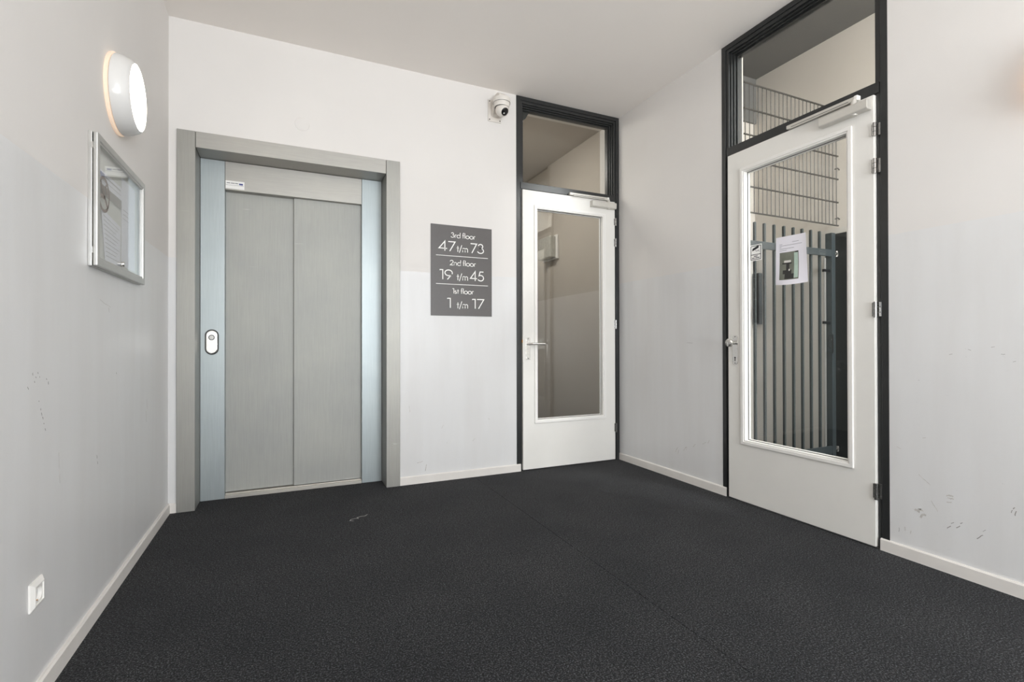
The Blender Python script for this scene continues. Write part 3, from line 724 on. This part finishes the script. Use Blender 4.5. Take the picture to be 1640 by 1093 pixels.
# round prohibition sign stuck on the case glass
ns = thing('round_sticker', 'round taupe no smoking sticker on the glass of the notice case', 'sticker', world_of(LF, (-1.272, -0.0215, 1.525)))
b = B(); b.stroke([(-1.272 + 0.060 * math.cos(a), 1.632 + 0.064 * math.sin(a)) for a in [2 * PI * i / 36 for i in range(36)]], 0.011, -0.0215, True, t=0.0008)
obj('ring', b, m_decal, ns, LF)
obj('slash', B().stroke([(-1.315, 1.676), (-1.229, 1.588)], 0.013, -0.0215, t=0.0008), m_decal, ns, LF)
b = B(); b.box(-1.312, -1.262, -0.0223, -0.0215, 1.614, 1.628)
obj('cigarette', b, m_decal, ns, LF)
obj('smoke_curl', B().stroke([(-1.250, 1.636), (-1.240, 1.648), (-1.256, 1.660), (-1.244, 1.676)], 0.009, -0.0215, t=0.0008), m_decal, ns, LF)

# ------------------------------------------------------------------ power socket
PYc, PZc = -1.783, 0.3215
skt = thing('power_socket', 'white square power socket low on the left wall', 'socket', (0, PYc, PZc - 0.0405))
b = B()
S = 0.0405
nseg = 40
out = [(PYc - S, PZc - S), (PYc + S, PZc - S), (PYc + S, PZc + S), (PYc - S, PZc + S)]
sqr = lambda e, d: [b.bm.verts.new((PYc + a * e, d, PZc + c * e)) for a, c in ((-1, -1), (1, -1), (1, 1), (-1, 1))]
rg = [sqr(S, 0), sqr(S, -0.0035), sqr(S - 0.012, -0.0120), sqr(S - 0.0155, -0.0120), sqr(S - 0.0155, -0.006)]
for a, c in zip(rg, rg[1:]):
    for i in range(4): b.bm.faces.new([a[i], a[(i + 1) % 4], c[(i + 1) % 4], c[i]])
obj('cover_frame', b, m_white, skt, LF, bevel=0.001)
# insert with a round well
b = B(); I = S - 0.0155; r = 0.0205
sq = []; ci = []
for i in range(nseg):
    a = 2 * PI * i / nseg; c_, s_ = math.cos(a), math.sin(a); kk = I / max(abs(c_), abs(s_))
    sq.append(b.bm.verts.new((PYc + kk * c_, -0.009, PZc + kk * s_)))
    ci.append((c_, s_))
rings = [sq] + [[b.bm.verts.new((PYc + rr * c_, dd, PZc + rr * s_)) for c_, s_ in ci] for rr, dd in ((r, -0.009), (r - 0.001, -0.0005 + 0.012))]
ctr = b.bm.verts.new((PYc, 0.0115, PZc))
for a, c in zip(rings, rings[1:]):
    for i in range(nseg): b.bm.faces.new([a[i], a[(i + 1) % nseg], c[(i + 1) % nseg], c[i]])
for i in range(nseg): b.bm.faces.new([rings[-1][i], rings[-1][(i + 1) % nseg], ctr])
obj('socket_insert', b, m_white, skt, LF)
for s in (-1, 1): obj('pin_hole', B().cyl((PYc + s * 0.0095, 0.0113, PZc), (0, -1, 0), 0.0028, 0.0006, 12), m_dark, skt, LF)
for s in (-1, 1): obj('earth_clip', B().box(PYc - 0.004, PYc + 0.004, -0.006, 0.011, PZc + s * 0.0195 - 0.0012, PZc + s * 0.0195 + 0.0012), m_brass, skt, LF)

# ------------------------------------------------------------------ security camera
scm = thing('security_camera', 'white turret security camera on a wall bracket beside the ceiling', 'security camera', (2.19, 0, 2.83))
obj('wall_plate', B().box(2.134, 2.248, -0.010, 0, 2.832, 3.004), m_camwhite, scm, bevel=0.004)
for u, z in ((2.146, 2.992), (2.146, 2.846), (2.236, 2.846)):
    obj('plate_screw', B().cyl((u, -0.010, z), (0, -1, 0), 0.0048, 0.002, 12), m_dark, scm)
b = B()
pr = [(-0.005, 2.865), (-0.030, 2.885), (-0.055, 2.955), (-0.120, 2.972), (-0.160, 2.972), (-0.160, 2.990), (-0.120, 3.016), (-0.045, 3.018), (-0.005, 2.995)]
a1 = [b.bm.verts.new((2.166, dd, zz)) for dd, zz in pr]; a2 = [b.bm.verts.new((2.224, dd, zz)) for dd, zz in pr]
b.bm.faces.new(a1); b.bm.faces.new(a2[::-1])
for i in range(len(pr)): b.bm.faces.new([a1[i], a1[(i + 1) % len(pr)], a2[(i + 1) % len(pr)], a2[i]])
obj('bracket_arm', b, m_camwhite, scm, bevel=0.005)
TC = Vector((2.205, -0.118, 2.925))
obj('turret_base', B().lathe([(0, 0.052), (0.056, 0.052), (0.066, 0.046), (0.0685, 0.036), (0.0685, 0.014), (0.0665, 0.010), (0.0640, 0.009), (0.0635, -0.006), (0.0585, -0.022), (0.0, -0.022)], TC, (0, 0, 1), 40), m_camwhite, scm, smooth=True)
LD = Vector((0.20, -0.72, -0.60)).normalized()
obj('turret_gap', B().lathe([(0.054, -0.0215), (0.054, -0.0255), (0.0, -0.0255)], TC, (0, 0, 1), 40), m_dark, scm)
obj('turret_gap', B().lathe([(0.0687, 0.0085), (0.0687, 0.0115), (0.060, 0.0115), (0.060, 0.0085)], TC, (0, 0, 1), 40), m_lensgrey, scm)
bc = TC + Vector((0.002, -0.004, -0.040))
prof = [(0.0525 * math.sin(a), 0.0525 * math.cos(a)) for a in [PI - PI * i / 18 * 0.80 for i in range(19)]]
ball = obj('camera_ball', B().lathe([(0, -0.0525)] + prof[1:], bc, LD, 36), m_camwhite, scm, smooth=True)
hf = prof[-1][1]
obj('lens_window', B().lathe([(prof[-1][0] - 0.0005, hf - 0.001), (0.0285, hf + 0.001), (0.015, hf + 0.0035), (0, hf + 0.004)], bc, LD, 32), m_lens, ball, smooth=True)
obj('lens', B().lathe([(0.011, hf + 0.003), (0.011, hf + 0.006), (0.007, hf + 0.0065), (0, hf + 0.0055)], bc + Vector((0, 0, 0.010)), LD, 20), m_lensgrey, ball, smooth=True)
obj('light_dot', B().lathe([(0.0055, hf + 0.002), (0.004, hf + 0.0045), (0, hf + 0.005)], bc + Vector((-0.008, 0, -0.013)), LD, 14), m_white, ball, smooth=True)

# ------------------------------------------------------------------ scuffs on the satin paint, each group a part of its wall
m_scuff = plain('shoe_scuff', rgb(194, 191, 187), 0.7, var=0.2, scale=60)
m_scuff_dark = plain('black_scuff', rgb(146, 143, 140), 0.7, var=0.2, scale=60)
def scuffs(wall, F, marks, m):
    b = B()
    for u, z, length, ang, w in marks:
        w *= 0.75
        a = math.radians(ang); n = 5; du, dz = math.cos(a) * length / n, math.sin(a) * length / n
        pts = [(u + du * i + random.uniform(-1, 1) * w * 0.5, z + dz * i + random.uniform(-1, 1) * w * 0.5) for i in range(n + 1)]
        b.stroke(pts, w, -0.0001, t=0.0003)
    o = obj('scuff_marks', b, m, bpy.data.objects[wall], F); o['kind'] = 'stuff'
dots = [(-1.802, .967), (-1.782, .955), (-1.758, .955), (-1.79, .944), (-1.77, .968), (-1.712, .945), (-1.699, .934), (-1.762, .883), (-1.749, .858), (-1.744, .845), (-1.737, .832), (-1.728, .812), (-1.72, .795), (-1.03, .928), (-1.832, .929)]
scuffs('wall_left', LF, [(u, z, random.uniform(.004, .011), random.uniform(-80, -40), random.uniform(.002, .0035)) for u, z in dots] + [(-1.267, .621, .014, -80, .003), (-1.26, .596, .012, -75, .003)], m_scuff_dark)
scuffs('wall_left', LF, [(-1.236, 1.226, .075, -12, .0016), (-1.165, 1.214, .06, -10, .0016), (-1.13, 1.20, .02, -70, .002), (-1.62, .70, .10, -84, .002), (-.516, .759, .05, -80, .003), (-.53, .70, .06, -85, .003)], m_scuff)
scuffs('wall_right', RT, [(2.441, .202, .020, 50, .004), (2.455, .227, .014, 40, .003), (2.475, .214, .018, 50, .004), (2.489, .238, .012, 40, .003), (2.548, .190, .032, 50, .004), (2.568, .229, .014, 50, .002), (2.666, .356, .012, 60, .004), (2.672, .330, .02, 80, .004), (2.66, .34, .014, 70, .003), (2.452, .996, .012, 10, .002), (2.631, 1.0, .014, 0, .002), (2.669, .969, .010, 20, .002), (2.245, .118, .020, 88, .002), (.828, 1.054, .06, -4, .0022), (2.52, 1.02, .012, -20, .002), (2.60, 1.03, .012, 10, .002)], m_scuff_dark)
scuffs('wall_right', RT, [(2.315, .240, .03, 35, .012), (2.332, .218, .03, 35, .012), (2.44, .353, .022, 5, .008), (2.44, .338, .025, 5, .006), (2.44, .322, .02, 5, .006), (2.27, .130, .02, 85, .004), (2.295, .125, .015, 85, .004), (2.33, .42, .06, -40, .003), (2.38, .31, .05, -60, .003), (.706, .205, .05, 60, .005), (.73, .19, .04, 75, .004), (.792, .233, .04, 50, .005), (.82, .24, .03, 80, .004), (.888, .279, .035, 45, .005), (.979, .315, .04, 30, .004), (1.03, .33, .03, 60, .004), (2.236, .535, .02, -20, .003), (2.347, .597, .015, 20, .003)], m_scuff)
scuffs('wall_back', BK, [(1.560, .152, .045, 12, .006), (1.633, .137, .05, -100, .007), (1.499, .587, .05, -80, .003), (2.135, .449, .016, -30, .004), (1.75, .40, .03, 60, .003), (2.0, .28, .03, 40, .003)], m_scuff)

# painted-over round cover high on the back wall
bc_ = obj('blank_cover', B().lathe([(0.047, 0), (0.045, 0.0025), (0.042, 0.0032), (0, 0.0035)], (0.765, 0, 2.558), (0, -1, 0), 36), m_wall, base=(0.765, 0, 2.558), smooth=True)
tag(bc_, 'faint painted-over round cover on the wall above the elevator', 'cover plate')

# ------------------------------------------------------------------ small marks
ck = B()
ck.stroke([(0, 0), (-0.02, 0.014), (-0.012, 0.032), (0.012, 0.040), (0.03, 0.034), (0.026, 0.052), (0.050, 0.064), (0.072, 0.060), (0.09, 0.082)], 0.005, 0, t=0.0006)
cm = obj('chalk_mark', ck, m_chalk, F=Matrix(((1, 0, 0, 1.03), (0, 0, 1, -0.62), (0, -1, 0, 0.0), (0, 0, 0, 1))), base=(1.03, -0.62, 0))
tag(cm, 'small pale scribble on the dark matting in front of the elevator', 'mark')
